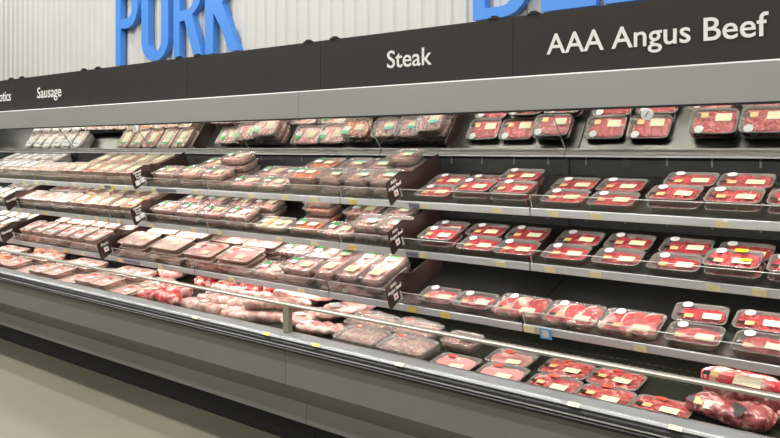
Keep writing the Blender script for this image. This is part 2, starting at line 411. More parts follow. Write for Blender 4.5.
w, d, h = .29, .155, .042
KINDS['poultry'] = dict(size=(w, d, .050), name='pork_cutlet_tray', cat='pork tray', desc='cream cutlets with orange stripe', pile='trays of cutlets',
    parts=rim(w, d, h, 'tray_clear', 'film')+[('meat', [field_mesh('meat', w*.90, d*.86, .044, slice_fn(3, .2, 77), 'chicken')], 0, 0, 0, 0, None),
    ('stripe_label', [L_orange], -.04, 0, h+.0055, 0, None), ('price_label', [L_price], .05, -.01, h+.0055, 0, None), ('brand_label', [L_white], -.09, .0, h+.0055, 0, None)])
w, d, h = .158, .31, .046
KINDS['long'] = dict(size=(w, d, .052), name='pork_tenderloin_tray', cat='pork tenderloin tray', desc='long pork tenderloin tray', pile='long trays of tenderloin',
    parts=rim(w, d, h, 'tray_clear', 'film')+[('meat', [field_mesh('meat', w*.86, d*.92, .048, lump_fn(k+70, 3, .3), 'pork', 18, 36) for k in range(3)], 0, 0, 0, 0, None),
    ('green_label', [L_greens], 0, d*.26, h+.0055, 0, None), ('price_label', [lab(.08, .06, 'label_cream')], 0, -d*.24, h+.0055, 0, None)])
w, d, h = .225, .158, .018
KINDS['flatbeef'] = dict(size=(w, d, .030), name='minute_steak_tray', cat='beef tray', desc='flat tray of thin red beef', pile='flat beef trays in the well',
    parts=rim(w, d, h)+[('meat', [field_mesh('meat', w*.95, d*.92, .028, lump_fn(k+80, 5, .45), 'beef_dull', 34, 26) for k in range(3)], 0, 0, 0, 0, None),
    ('oval_label', [L_redoval], -w*.06, d*.36, .031, 0, None), ('brand_label', [L_goldblk], -w*.28, -d*.12, .031, 0, None), ('price_label', [L_price], w*.18, -d*.20, .031, 0, None)])
w, d, h = .225, .158, .022
KINDS['flatpork'] = dict(size=(w, d, .026), name='ham_steak_tray', cat='pork tray', desc='flat pink pork steak tray', pile='flat pork trays in the well',
    parts=rim(w, d, .020, 'tray_grey', 'film')+[('meat', [field_mesh('meat', w*.90, d*.84, .022, lump_fn(k+90, 1.4, .3), 'ham', 26, 22, rnd=.35) for k in range(3)], 0, 0, 0, 0, None),
    ('oval_label', [L_redoval], -w*.18, d*.28, .026, 0, None), ('price_label', [L_price], w*.14, -d*.26, .026, .1, None)])
w, d, h = .21, .19, .030
KINDS['wellpork'] = dict(size=(w, d, .036), name='pork_steak_tray', cat='pork tray', desc='pale pork tray, red sticker', pile='pale pork trays in the well',
    parts=rim(w, d, h, 'tray_tan', 'film_loose')+[('meat', [field_mesh('meat', w*.96, d*.95, .034, slice_fn(2, .3, k+99), 'pork', 24, 24) for k in range(3)], 0, 0, 0, 0, None),
    ('red_label', [L_redoval], -w*.10, d*.20, .036, 0, None), ('price_label', [L_white], w*.10, -d*.10, .036, 0, None)])
w, d = .285, .18
KINDS['bag'] = dict(size=(w, d, .085), name='ground_pork_bag', cat='ground pork pack', desc='ground pork tray in loose clear bag', pile='bagged ground pork in the well',
    parts=[('tray', [tray_mesh(w, d, .05, 'tray_clear')], 0, 0, 0, 0, None), ('meat', [field_mesh('meat', w*.90, d*.88, .060, lump_fn(k+110, 9, .22), 'ground_dull', 44, 34) for k in range(2)], 0, 0, 0, 0, None),
    ('bag', [bag_mesh(w*1.0, d*1.0, .092, k) for k in range(2)], 0, 0, .0, 0, None), ('oval_label', [L_redoval], -.04, .02, .081, 0, None)])

ORD = ['', 'first', 'second', 'third', 'fourth', 'fifth', 'sixth', 'seventh', 'eighth', 'ninth', 'tenth', 'eleventh', 'twelfth', 'thirteenth', 'fourteenth', 'fifteenth', 'sixteenth']
PACKS = []     # dicts; labels are written once all of them stand
def make_pack(kind, loc, rot, key):
    K = KINDS[kind]
    r = bpy.data.objects.new(K['name'], None); COL.objects.link(r)
    r.location = loc; r.rotation_euler = rot; r.empty_display_size = .05
    r['category'] = K['cat']; r['group'] = K['pile']
    for (pn, ms, x, y, z, rz, lb) in K['parts']:
        me = random.choice(ms)
        jx, jy, jr = (random.uniform(-.006, .006), random.uniform(-.006, .006), random.uniform(-.06, .06)) if 'label' in pn and K['cat'] else (0, 0, 0)
        o = link(pn, me, r, (x+jx, y+jy, z), (0, 0, rz+jr))
        if pn == 'meat' and random.random() < .5 and kind in ('diced', 'ground', 'flatbeef', 'bag'): o.rotation_euler.z += PI
    PACKS.append(dict(o=r, kind=kind, **key))
    return r

# ------------------------------------------------------------------ shelves (front edge depth, height, tilt, depth)
class Shelf:
    def __init__(s, name, D, z, t, L): s.name, s.D, s.z, s.t, s.L = name, D, z, math.radians(t), L
    def p(s, x, v, n=0):
        return (x, s.D+v*math.cos(s.t)-n*math.sin(s.t), s.z+v*math.sin(s.t)+n*math.cos(s.t))
TOP = Shelf('top shelf', 3.172, 1.370, 21.5, .41)
MID = Shelf('middle shelf', 3.172, 1.112, 21.5, .41)
LOW = Shelf('lower shelf', 3.05, .853, 21, .53)
WELL = Shelf('bottom well', 2.83, .620, 10, .66)
BACK = 3.555
BAY = 1.215
SEAMS = [-1.73+BAY*k for k in range(-6, 3)]

def put(sh, kind, s, v, layer_z=0, row='front', layer=0, rz=None, extra=0, lean=0):
    w, d, h = KINDS[kind]['size']
    jr = random.uniform(-.035, .035) if rz is None else rz
    loc = sh.p(s, v+d/2, .0005+layer_z)
    return make_pack(kind, loc, (sh.t+lean, 0, jr), dict(sh=sh, s=s, row=row, layer=layer))
def span(sh, s0, s1, n, kinds, layers=1, v=.018, row='front', jitter=.006, lean=0):
    """n piles side by side, each as many packs high as asked"""
    if isinstance(kinds, str): kinds = [kinds]
    pitch = (s1-s0)/n
    for i in range(n):
        L = layers[i % len(layers)] if isinstance(layers, (list, tuple)) else layers
        kind = kinds[i % len(kinds)]; w, d, h = KINDS[kind]['size']
        z = 0
        for l in range(L):
            put(sh, kind, s0+pitch*(i+.5)+random.uniform(-jitter, jitter)*(l > 0), v+random.uniform(0, .006)+.004*l, z, row, l,
                rz=random.uniform(-.03, .03) if l else random.uniform(-.012, .012), lean=lean)
            z += h+.0025
# top shelf
span(TOP, -7.740, -6.771, 5, 'white', 2)
span(TOP, -6.771, -6.202, 2, 'pinkwide', 2)
span(TOP, -6.182, -5.064, 6, 'narrow', 2)
span(TOP, -4.834, -4.005, 3, 'chop', 2)
span(TOP, -3.995, -3.446, 2, 'chop', 1)
span(TOP, -3.411, -3.156, 1, 'sausage', 2)
span(TOP, -3.146, -2.547, 3, 'ground', 2)
span(TOP, -2.447, -2.207, 1, 'beef', 1)
span(TOP, -2.197, -1.748, 2, 'beef', 2)
span(TOP, -1.708, -1.238, 2, 'beef', 1)
span(TOP, -1.199, -0.489, 3, 'diced', 2)
span(TOP, -0.479, -0.010, 2, 'diced', 1)

B = .213
span(TOP, -7.70, -6.60, 6, 'white', 2, B, 'back')
span(TOP, -6.004, -4.990, 5, 'narrow', [2, 2, 2, 2, 2], B, 'back')
span(TOP, -4.729, -3.957, 3, 'chop', [1, 2, 3], .181, 'back')
span(TOP, -3.880, -3.397, 2, 'chop', 1, .181, 'back')
span(TOP, -3.387, -3.136, 1, 'sausage', 2, .181, 'back')
span(TOP, -3.107, -2.528, 3, 'ground', [2, 2, 3], .181, 'back')
span(TOP, -2.450, -1.784, 3, 'beef', [1, 1, 2], .166, 'back')
span(TOP, -1.717, -1.258, 2, 'beef', 1, .166, 'back')
span(TOP, -1.176, -0.480, 3, 'diced', 2, .166, 'back')
# middle shelf
span(MID, -7.740, -7.111, 3, 'white', 2)
span(MID, -6.941, -6.022, 3, 'pinkwide', 2)
span(MID, -5.992, -5.044, 5, 'narrow', 2)
span(MID, -4.844, -3.765, 4, 'chop', 2)
span(MID, -3.745, -3.416, 1, 'poultry', 1)
span(MID, -3.406, -3.146, 1, 'sausage', 1)
span(MID, -3.146, -2.876, 1, 'chop', 1)
span(MID, -2.876, -2.487, 2, 'ground', 2)
span(MID, -2.417, -2.177, 1, 'beef', 2)
span(MID, -2.172, -1.733, 2, 'beef', 1)
span(MID, -1.708, -0.959, 3, ['beef', 'thin', 'thin'], 1)
span(MID, -0.964, -0.250, 3, 'diced', 2)
span(MID, -7.549, -6.970, 3, 'white', 2, B, 'back')
span(MID, -6.700, -6.101, 2, 'pinkwide', 2, B, 'back')
span(MID, -6.081, -5.019, 5, 'narrow', 2, B, 'back')
span(MID, -4.691, -3.687, 4, 'chop', 2, .181, 'back')
span(MID, -3.397, -3.146, 1, 'sausage', 3, .170, 'back')
span(MID, -3.068, -2.808, 1, 'chop', 2, .181, 'back')
span(MID, -2.798, -2.528, 1, 'ground', 2, .181, 'back')
span(MID, -2.460, -1.736, 3, ['thin', 'beef', 'beef'], 1, .166, 'back')
span(MID, -1.697, -1.214, 2, 'thin', 1, .166, 'back')
span(MID, -1.200, -0.480, 3, 'beef', 1, .166, 'back')
# lower shelf
span(LOW, -7.832, -6.917, 4, 'white', 2)
span(LOW, -6.633, -5.341, 6, 'redtop', 2)
span(LOW, -5.107, -4.294, 2, 'bigchop', 3)
span(LOW, -4.284, -3.603, 2, 'redpork', 3)
span(LOW, -3.598, -3.064, 2, 'chop', [1, 2])
span(LOW, -3.059, -2.545, 3, 'long', 2, .018)
span(LOW, -2.334, -1.896, 2, 'thin', 1)
span(LOW, -1.891, -1.098, 3, 'steak', 1)
span(LOW, -1.093, -0.331, 3, 'thin', 1)
span(LOW, -7.558, -6.684, 4, 'white', 2, .225, 'back')
span(LOW, -6.373, -5.178, 6, 'redtop', 2, .225, 'back')
span(LOW, -4.983, -4.255, 2, 'bigchop', 3, .215, 'back')
span(LOW, -4.225, -3.555, 2, 'redpork', 3, .215, 'back')
span(LOW, -3.526, -3.011, 2, 'chop', 2, .188, 'back')
put(LOW, 'thin', -.985, .167, .002, 'back', 0, .10)
span(LOW, -0.864, -0.388, 2, 'diced', 1, .166, 'back')
# bottom well
span(WELL, -7.906, -4.630, 14, 'wellpork', [2, 1, 2], .01)
span(WELL, -7.612, -4.562, 14, 'wellpork', [2, 1, 2], .21, 'back')
span(WELL, -2.730, -2.131, 2, 'bag', 1, .03)
span(WELL, -2.812, -2.232, 2, 'bag', 1, .215, 'back')
span(WELL, -2.212, -1.932, 1, 'ground', 1, .215, 'back')
span(WELL, -2.115, -1.611, 2, 'flatpork', 1, .02)
span(WELL, -1.596, -0.913, 3, 'flatbeef', 1, .01)
span(WELL, -1.912, -1.632, 1, 'flatpork', 1, .172, 'back')
span(WELL, -1.612, -1.157, 2, 'flatbeef', 1, .172, 'back')

# vacuum packed joints, loose in the well
def joint(name, me, loc, rot, label, cat, group=None, stickers=()):
    o = empty(name, loc, rot, label, cat, group)
    link('meat', me, o)
    for (pn, m_, x, y, z, rz) in stickers:
        link(pn, m_, o, (x, y, z), (.75 if name == 'beef_joint' else 0, 0, rz))
    return o
rib_m = [slab_mesh('rib_slab', .40, .17, .055, k, 'rib', 7) for k in range(3)]
ribs = [(-2.22, 2.62, .662, 1.25, 'lowest'), (-2.10, 2.86, .690, 1.15, ''), (-1.98, 2.98, .735, 1.0, '')]
spots = [((-3.064, 3.070, 0.668), (0, 0, 1.30), 'marbled rib slab right behind the glass post'),
         ((-2.897, 3.189, 0.727), (.05, -.10, 1.15), 'marbled rib slab leaning over the first, right of glass post'),
         ((-2.861, 3.359, 0.822), (.05, -.1, 1.0), 'rib slab at the back of well under the lower shelf seam'),
         ((-2.897, 2.968, 0.650), (0, 0, .25), 'short rib slab in front of the slabs, beside bagged ground pork')]
for i, (l, r, lb) in enumerate(spots):
    joint('rib_slab', rib_m[i % 3] if i < 3 else slab_mesh('rib_slab', .30, .15, .05, 9, 'rib', 4), l, r, lb, 'ribs', 'rib slabs in the well', [('price_label', lab(.08, .06, 'label_white'), -.08, 0, .055 if i < 3 else .05, 1.2)])
loin = [slab_mesh('pork_loin', .42, .12, .062, k+5, 'chunk', 0) for k in range(2)]
for i, (x, y, z, r) in enumerate([(-3.373, 2.951, 0.647, .5), (-3.289, 3.087, 0.671, .45), (-3.309, 3.019, 0.722, .55), (-3.229, 3.172, 0.759, .4), (-3.432, 3.206, 0.692, .5)]):
    joint('pork_loin', loin[i % 2], (x, y, z), (0, 0, r), ['long vacuum packed pork loin lowest beside glass post', 'second pork loin behind the lowest beside glass post', 'pork loin lying across the two lowest ones', 'topmost pork loin of the heap left of glass post', 'pork loin at back of heap left of glass post'][i], 'pork loin', 'pork loins heaped left of the glass post')
chunks = [slab_mesh('hock', .17, .10, .075, k+11, 'chunk', 0, 18, 12, .3) for k in range(3)]
cw = lab(.055, .04, 'paper_white')
pl = 'left middle right'.split()
n = 0
for j, y in enumerate((2.90, 3.00, 3.10)):
    for i in range(4):
        x = -3.98+.02*j+i*.145+.05*(j % 2); n += 1
        joint('pork_hock', chunks[(i+j) % 3], (x, y, .640+.030*j), (0, 0, random.uniform(-.6, .9)), '%s vacuum packed pork hock from left, %s row of hock heap' % (ORD[i+1], ['front', 'middle', 'rear'][j]), 'pork hock', 'pork hocks heaped in the well',
              [('sticker', cw, .0, .0, .0745, .2)] if (i+j) % 2 else ())
redm = [slab_mesh('red_pack', .19, .13, .085, k+21, 'red_bag', 0, 18, 12, .3) for k in range(2)]
for i, (x, y, z, r, lb) in enumerate([(-4.415, 2.908, 0.640, .3, 'small red wrapped pork pack by the bumper, cream label'), (-4.254, 3.019, 0.659, .8, 'red wrapped pork pack with square cream label on top'), (-4.207, 2.908, 0.640, -.2, 'plain red wrapped pack just left of the hocks'),
                                     (-4.414, 3.053, 0.665, .1, 'red wrapped pack behind the small front one'), (-4.016, 3.206, 0.692, .4, 'red wrapped pack with cream label behind the hocks'),
                                     (-4.237, 3.223, 0.695, -.3, 'dark red pack behind the glass rail, leftmost of the rear ones'), (-3.814, 3.274, 0.704, .2, 'bright red pack at the back, middle of the rear ones'), (-3.634, 3.325, 0.713, .5, 'bright red pack at back of well, rightmost of rear ones'), (-4.033, 3.342, 0.754, .5, 'red pack deep under lower shelf price rail')]):
    joint('pork_pack', redm[i % 2], (x, y, z), (0, 0, r), lb, 'pork pack', 'red wrapped packs in the well', [('price_label', lab(.085, .065, 'label_cream'), 0, 0, .081, .3)] if i in (0, 1, 3, 4, 6) else ())
vb = [slab_mesh('beef_joint', .33, .15, .080, k+31, 'vac_beef', 0, 36, 20, .38) for k in range(3)]
seal = MB().box(-.035, .035, -.02, .02, 0, .001).mesh('seal_band', 'label_black')
for i, (x, y, z, r, lb, stk) in enumerate([(-0.790, 2.968, 0.650, -.22, 'large vacuum packed beef joint nearest the bumper', 1), (-0.770, 3.125, 0.672, -.14, 'dark beef joint lying under the labelled bright one', 0),
                                         (-0.790, 3.110, 0.733, -.12, 'bright pink beef joint with gold and cream labels on top', 2), (-0.485, 2.985, 0.653, -.4, 'knobbly beef joint at right edge with black band', 3), (-0.440, 3.172, 0.686, .1, 'beef joint at the far right rear of well', 0)]):
    st_ = []
    if stk in (1, 2): st_ = [('brand_label', L_goldblk, -.085, -.058, .050, 0), ('price_label', lab(.10, .045, 'label_cream'), .05, -.060, .050, 0)]
    if stk == 1: st_ = [('brand_label', L_goldblk, -.10, -.058, .060, 0), ('price_label', lab(.06, .035, 'label_cream'), -.03, -.070, .060, .1), ('seal_band', seal, .06, -.060, .066, -.5)]
    if stk == 3: st_ = [('seal_band', seal, -.05, -.06, .066, -.5)]
    joint('beef_joint', vb[i % 3] if stk != 2 else slab_mesh('beef_joint', .30, .13, .065, 3, 'red_bag', 0, 30, 16, .15), (x, y, z), (0, 0, r), lb, 'beef joint', 'vacuum packed beef joints in the well', st_)
# brown bundle lying on the pale packs at far left
joint('sausage_coil', slab_mesh('sausage_coil', .26, .12, .06, 50, 'pork_side', 5), (-6.712, 2.934, 0.682), (0, 0, .1), 'brown pork bundle lying on pale packs at far left', 'pork pack', None, [('price_label', cw, .1, 0, .06, .3)])
joint('sausage_coil', slab_mesh('sausage_coil', .40, .16, .09, 51, 'pork_side', 5), (-6.522, 3.291, 0.707), (0, 0, .1), 'brown pork bundle at the back of well, far left', 'pork pack')
joint('pork_pack', slab_mesh('pork_pack', .24, .16, .08, 52, 'pork', 0), (-4.733, 3.291, 0.710), (0, 0, .1), 'pink pork pack with yellow sticker behind glass rail', 'pork pack', None, [('yellow_label', L_yellow, .03, 0, .085, .1)])

# ------------------------------------------------------------------ labels for the packs
def sec(sh, s):
    if sh is WELL: return ('well', None)
    left = -4.95 if sh in (TOP, MID) else -5.21
    right = -2.49 if sh in (TOP, MID) else -2.425
    far = {'top shelf': -99, 'middle shelf': -6.97, 'lower shelf': -6.78}[sh.name]
    if s > right: return ('right of beef sign', 1)
    if s > left: return ('left of beef sign', -1)
    if s > far: return ('left of pork sign', -1)
    return ('left of sausage sign', -1)
groups = {}
for p in PACKS:
    if p['sh'] is WELL:
        key = (p['sh'].name, 'left of glass post' if p['s'] < -2.945 else 'right of glass post', p['row'], p['layer']); dr = -1 if p['s'] < -2.945 else 1
    else:
        a, dr = sec(p['sh'], p['s']); key = (p['sh'].name, a, p['row'], p['layer'])
    groups.setdefault(key, []).append((dr*p['s'], p))
top_of = {}
for (shn, a, row, layer), L in groups.items():
    L.sort(key=lambda t: t[0])
    for i, (_, p) in enumerate(L):
        lay = ['base', 'second tier', 'third tier'][layer] if layer or True else ''
        p['o']['label'] = f"{KINDS[p['kind']]['desc']}, {ORD[i+1]} {a}, {shn}, {row}, {lay}"
# the pack with yellow reduction stickers
yel = [p for p in PACKS if p['sh'] is MID and p['row'] == 'front' and p['layer'] == 1 and p['kind'] == 'diced']
yel.sort(key=lambda p: p['s'])
for p in yel[:2]:
    link('yellow_label', L_yellow, p['o'], (.02 if p is yel[0] else .09, .055, .0395), (0, 0, 0))
link('yellow_label', lab(.045, .018, 'label_yellow'), yel[0]['o'], (.055, -.02, .0405), (0, 0, 0))

# ------------------------------------------------------------------ shelves, rails, fences
X0, X1 = -9.3, 1.0
SHELF_W = 3.0
for sh, seams, nm in ((TOP, SEAMS, 'top'), (MID, SEAMS, 'middle'), (LOW, [x+.03 for x in SEAMS], 'lower')):
    vis = [k for k in range(len(seams)-1)]
    for k in vis:
        a, b = seams[k]+.004, seams[k+1]-.004
        num = len(vis)-1-k
        if a > -.3 or b < -8.3: continue
        posn = ORD[num] if num else 'zero'
        t = empty('shelf', sh.p((a+b)/2, 0, 0), (sh.t, 0, 0), '', 'shelf', 'tilted shelves of the case')
        t['label'] = f"{nm} tilted shelf section, {ORD[num+1]} from the right with price rail"
        w = b-a
        m = MB().box(-w/2, w/2, .002, sh.L, -.022, 0)
        link('shelf_plate', m.mesh('shelf_plate', 'shelf_metal'), t)
        m = MB().prism_x([(-.004, .004), (.001, .006), (.001, -.028), (-.010, -.030), (-.012, -.026)], -w/2, w/2)
        link('price_rail', m.mesh('price_rail', 'rail_plastic'), t)
        f = link('front_fence', MB().box(-w/2+.004, w/2-.004, .0035, .0065, .001, .070).mesh('front_fence', 'acrylic'), t)
        link('fence_edge', MB().box(-w/2+.004, w/2-.004, .003, .007, .0702, .0722).box(-w/2+.003, -w/2+.006, .003, .007, .001, .070).mesh('fence_edge', 'acrylic_edge'), t)
        link('added_fill_strip', MB().box(-w/2+.05, w/2-.05, .022, .048, -.030, -.0225).mesh('added_fill_strip', 'canopy_metal'), t)  # unseen strip and area light, added under each shelf to brighten the packs
        LG = bpy.data.lights.new('added_shelf_fill', 'AREA'); LG.shape = 'RECTANGLE'; LG.size = w-.12; LG.size_y = .018; LG.energy = SHELF_W; LG.color = (1, .96, .90)
        lo = link('added_shelf_fill', LG, t, (0, .035, -.032), (math.radians(22), 0, 0))
        for sx in (-1, 1):
            m = MB().add([(sx*(w/2-.02)-.003, .10, -.0225), (sx*(w/2-.02)-.003, sh.L-.045, -.0225), (sx*(w/2-.02)-.003, sh.L-.045, -.085),
                          (sx*(w/2-.02)+.003, .10, -.0225), (sx*(w/2-.02)+.003, sh.L-.045, -.0225), (sx*(w/2-.02)+.003, sh.L-.045, -.085)],
                         [(0, 1, 2), (5, 4, 3), (0, 3, 4, 1), (1, 4, 5, 2), (2, 5, 3, 0)])
            link('bracket', m.mesh('bracket', 'slot_light'), t)

# price tags: position along the case, colour
TAGS = [(TOP, [-6.774, -6.544, -6.344, -5.894, -5.464, -5.314, -5.124, -4.774, -4.264, -3.704, -3.394, -3.144, -2.844, -2.344, -1.904, -1.604, -1.399, -0.874], {12, 5}),
        (MID, [-6.844, -6.394, -5.794, -5.544, -5.404, -5.224, -4.804, -4.304, -4.024, -3.444, -3.144, -2.844, -2.344, -1.884, -1.624, -1.404, -0.904, -0.734], {1, 11, 4}),
        (LOW, [-6.024, -5.798, -5.532, -5.019, -4.506, -3.746, -3.131, -2.33, -2.125, -1.664, -1.156, -1.448], {8, 1, 7})]
tagm = MB().box(-.027, .027, -.0025, 0, -.0145, .0145).mesh('price_tag', 'tag_cream')
tagy = MB().box(-.027, .027, -.0025, 0, -.0145, .0145).mesh('price_tag', 'tag_yellow')
for sh, xs, ye in TAGS:
    xs2 = sorted(xs)
    for i, x in enumerate(xs):
        if x > -1.46 and x < -1.44 and sh is LOW: continue
        k = xs2.index(x)
        nfr = len(xs)-k
        o = link('price_tag', tagy if i in ye else tagm, None, sh.p(x, -.0122, -.0115), (sh.t-.06, 0, random.uniform(-.02, .02)))
        o['label'] = f"small {'yellow' if i in ye else 'cream'} price tag on {sh.name} rail, {'last' if k == 0 else (ORD[nfr] if nfr < 17 else 'seventeenth')} from the right"
        o['category'] = 'price tag'; o['group'] = 'price tags on the rails'
for i, x in enumerate([-3.67, -3.05, -2.68, -2.147, -1.29, -.903]):
    o = link('price_tag', MB().box(-.024, .024, -.0015, 0, -.009, .009).mesh('price_tag', 'tag_yellow' if i in (1, 2) else 'tag_cream'), None, (x, 2.7095, .6672), (math.radians(-45), 0, 0))
    o['label'] = f"small {'yellow' if i in (1, 2) else 'cream'} price tag lying on the steel bumper, {ORD[6-i]} from the right"
    o['category'] = 'price tag'; o['group'] = 'price tags on the bumper'
# strips of dark backing showing in the rails
for sh, a, b, lb in ((TOP, -5.444, -5.344, 'short grey strip in top rail left of pork sign'), (TOP, -4.744, -4.504, 'dark blue strip in top shelf rail right of pork sign'),
                 (TOP, -2.444, -2.374, 'short dark blue strip beside beef sign on top rail'), (MID, -2.464, -2.384, 'short dark blue strip beside beef sign on middle rail'), (LOW, -4.967, -4.762, 'dark blue strip in lower rail beside pork sign')):
    o = link('rail_strip', MB().box(-(b-a)/2, (b-a)/2, -.0015, 0, -.012, .012).mesh('rail_strip', 'rail_dark'), None, sh.p((a+b)/2, -.0118, -.0115), (sh.t-.06, 0, 0), label=lb, category='label strip')
# blue card with white square
o = empty('blue_card', LOW.p(-1.583, -.0125, -.016), (LOW.t-.06, 0, 0), 'light blue card with white square on lower shelf rail', 'price card')
link('card', MB().box(-.028, .028, -.003, 0, -.028, .022).mesh('card', 'label_blue'), o)
link('white_panel', MB().box(-.016, .016, -.0038, -.003, -.018, .016).mesh('white_panel', 'paper_white'), o)

# ------------------------------------------------------------------ dark dividers with hanging signs
FONT = None
def text_mesh(txt, size, depth=.0012, bold=.0, align='LEFT', xscale=1, sp=1):
    c = bpy.data.curves.new('text', 'FONT'); c.body = txt; c.size = size; c.extrude = depth; c.offset = bold; c.align_x = align; c.space_character = sp; c.resolution_u = 4
    o = bpy.data.objects.new('text_source', c); COL.objects.link(o)
    dg = bpy.context.evaluated_depsgraph_get(); me = bpy.data.meshes.new_from_object(o.evaluated_get(dg))
    bpy.data.objects.remove(o); bpy.data.curves.remove(c)
    for v in me.vertices: v.co.x *= xscale
    me.materials.clear(); me.materials.append(MATS['sign_text'])
    for p in me.polygons: p.material_index = 0
    return me
def divider(sh, s, lines, squares, label, back=.40):
    o = empty('shelf_divider', sh.p(s, 0, 0), (sh.t, 0, 0), label, 'shelf divider', 'dark shelf dividers with signs')
    pts = [(-.088, .146), (.044, .160), (.130, .116), (back, .118), (back, .002), (.010, .002), (.010, .036), (-.006, .040), (-.080, .018), (-.092, .022), (-.097, .040)]
    link('panel', MB().prism_x(pts, -.002, .002).mesh('panel', 'divider_brown'), o)
    link('clip', MB().box(.0022, .008, .002, .010, .03, .075).mesh('clip', 'acrylic_edge'), o)
    # the sign is read from the right side of the panel: x' runs deeper (+v), y' runs up (+n)
    ang = .0
    def onface(me, name, v, n):
        c = link(name, me, o, (.0024, v, n), (PI/2+0, 0, PI/2)); c.rotation_euler = Matrix.Rotation(ang, 4, 'X').to_3x3().to_4x4().__matmul__(Matrix(((0, 0, 1, 0), (1, 0, 0, 0), (0, 1, 0, 0), (0, 0, 0, 1)))).to_euler(); return c
    for (txt, v, n, size) in lines: onface(text_mesh(txt, size, .0004, .0006, 'CENTER', .95), 'lettering', v, n)
    for (v, n, w, red) in squares:
        q = onface(MB().box(-w/2, w/2, -w/2, w/2, 0, .0006).mesh('badge', 'paper_white'), 'badge', v, n)
        if red:
            link('emblem', MB().add(*star(w*.25)).mesh('emblem', 'red_ink'), q, (0, 0, .0008))
    return o
def star(r):
    n = 22; pr = [1, .55, .75, .5, .85, .45, .7, .35, .6, .3, .5]
    v = [(r*(1 if i % 2 == 0 else .55)*math.cos(2*PI*i/n+PI/2), r*(1 if i % 2 == 0 else .55)*math.sin(2*PI*i/n+PI/2), z) for z in (0, .0004) for i in range(n)]
    return v, [tuple(range(n)), tuple(range(n, 2*n))] + [(i, (i+1) % n, n+(i+1) % n, n+i) for i in range(n)]
AAA = [('AAA', -.030, .124, .026), ('Angus Beef', -.028, .096, .026)]
for sh, s in ((TOP, -2.496), (MID, -2.485), (LOW, -2.40)):
    divider(sh, s, AAA, [(-.030, .066, .034, True)], f'dark brown divider with AAA Angus Beef sign on the {sh.name}')
for sh, s in ((TOP, -4.875), (MID, -4.875)):
    divider(sh, s, [('Natural', -.034, .128, .024), ('Fresh', -.034, .107, .024), ('Pork', -.034, .087, .024)], [(-.056, .060, .036, False), (-.014, .064, .036, False)], f'dark divider with three lines and two white squares, {sh.name}')
divider(LOW, -5.115, [('Pork', -.032, .112, .032)], [(-.032, .080, .036, True)], 'dark brown divider with Pork sign and one white square, lower shelf', .52)
divider(MID, -6.88, [('Sausage', -.034, .094, .032)], [], 'dark divider reading Sausage at left end of middle shelf')
divider(LOW, -6.69, [('Sausage', -.034, .094, .032)], [], 'dark divider reading Sausage at left end of lower shelf', .52)

# ------------------------------------------------------------------ the refrigerated case
case = empty('refrigerated_case', (0, 0, 0), (0, 0, 0), 'long grey open refrigerated meat case with mirror, canopy and black kick', 'display case')
CS = [-9.3, -6.59, -2.945, .70, 1.0]
for a, b in zip(CS[:-1], CS[1:]):
    a += .0015; b -= .0015
    link('front_panel', MB().prism_x([(2.747, .60), (2.747, .412), (2.757, .402), (2.902, .265), (2.902, .155), (2.955, .155), (2.955, .29), (2.79, .45), (2.79, .60)], a, b).mesh('front_panel', 'base_metal'), case)
    link('bumper', MB().prism_x([(2.785, .6845), (2.765, .686), (2.722, .674), (2.712, .669), (2.707, .661), (2.712, .654), (2.785, .654)], a, b, 0)
         .prism_x([(2.712, .6535), (2.703, .646), (2.700, .638), (2.706, .634), (2.785, .634), (2.785, .6535)], a, b, 1)
         .prism_x([(2.704, .6335), (2.694, .6315), (2.694, .6285), (2.704, .6265), (2.785, .6265), (2.785, .6335)], a, b, 2)
         .prism_x([(2.702, .626), (2.690, .618), (2.692, .606), (2.785, .601), (2.785, .626)], a, b, 1).mesh('bumper', None, False, ['bumper_metal', 'black_rubber', 'bright_metal']), case)
    link('kick_plate', MB().box(a, b, 2.965, 2.985, 0, .16).mesh('kick_plate', 'kick_black'), case)
    link('glass_rail', MB().prism_x([(2.748, .823), (2.748, .832), (2.753, .837), (2.777, .837), (2.782, .832), (2.782, .823)], a, b).mesh('glass_rail', 'glass_rail'), case)
    link('front_glass', MB().box(a+.03, b-.03, 2.763, 2.768, .687, .823).mesh('front_glass', 'well_glass'), case)
    link('glass_post', MB().box(a-.0015-.020, a+.0185, 2.748, 2.780, .6865, .8228).mesh('glass_post', 'post_metal'), case)
    link('deck', MB().prism_x([(WELL.p(0, -.02, 0)[1:]), (WELL.p(0, .66, 0)[1:]), (WELL.p(0, .66, -.018)[1:]), (WELL.p(0, -.02, -.018)[1:])], a, b).mesh('deck', 'deck_metal'), case)
    # slots in the deck and in the riser behind it
    m = MB()
    x = a+.05
    while x < b-.05:
        for vv in (.36, .40, .44, .48):
            if x > -3.0:
                q = [WELL.p(x, vv, .0004), WELL.p(x+.014, vv, .0004), WELL.p(x+.014, vv+.005, .0004), WELL.p(x, vv+.005, .0004)]
                m.add(q+[(p_[0], p_[1], p_[2]+.0006) for p_ in q], [(0, 1, 2, 3), (4, 5, 6, 7), (0, 1, 5, 4), (1, 2, 6, 5), (2, 3, 7, 6), (3, 0, 4, 7)])
        x += .034
    if m.v: link('slot_row', m.mesh('slot_row', 'clip_grey'), case)
    link('riser', MB().box(a, b, 3.485, 3.50, .737, .86).mesh('riser', 'kick_black'), case)
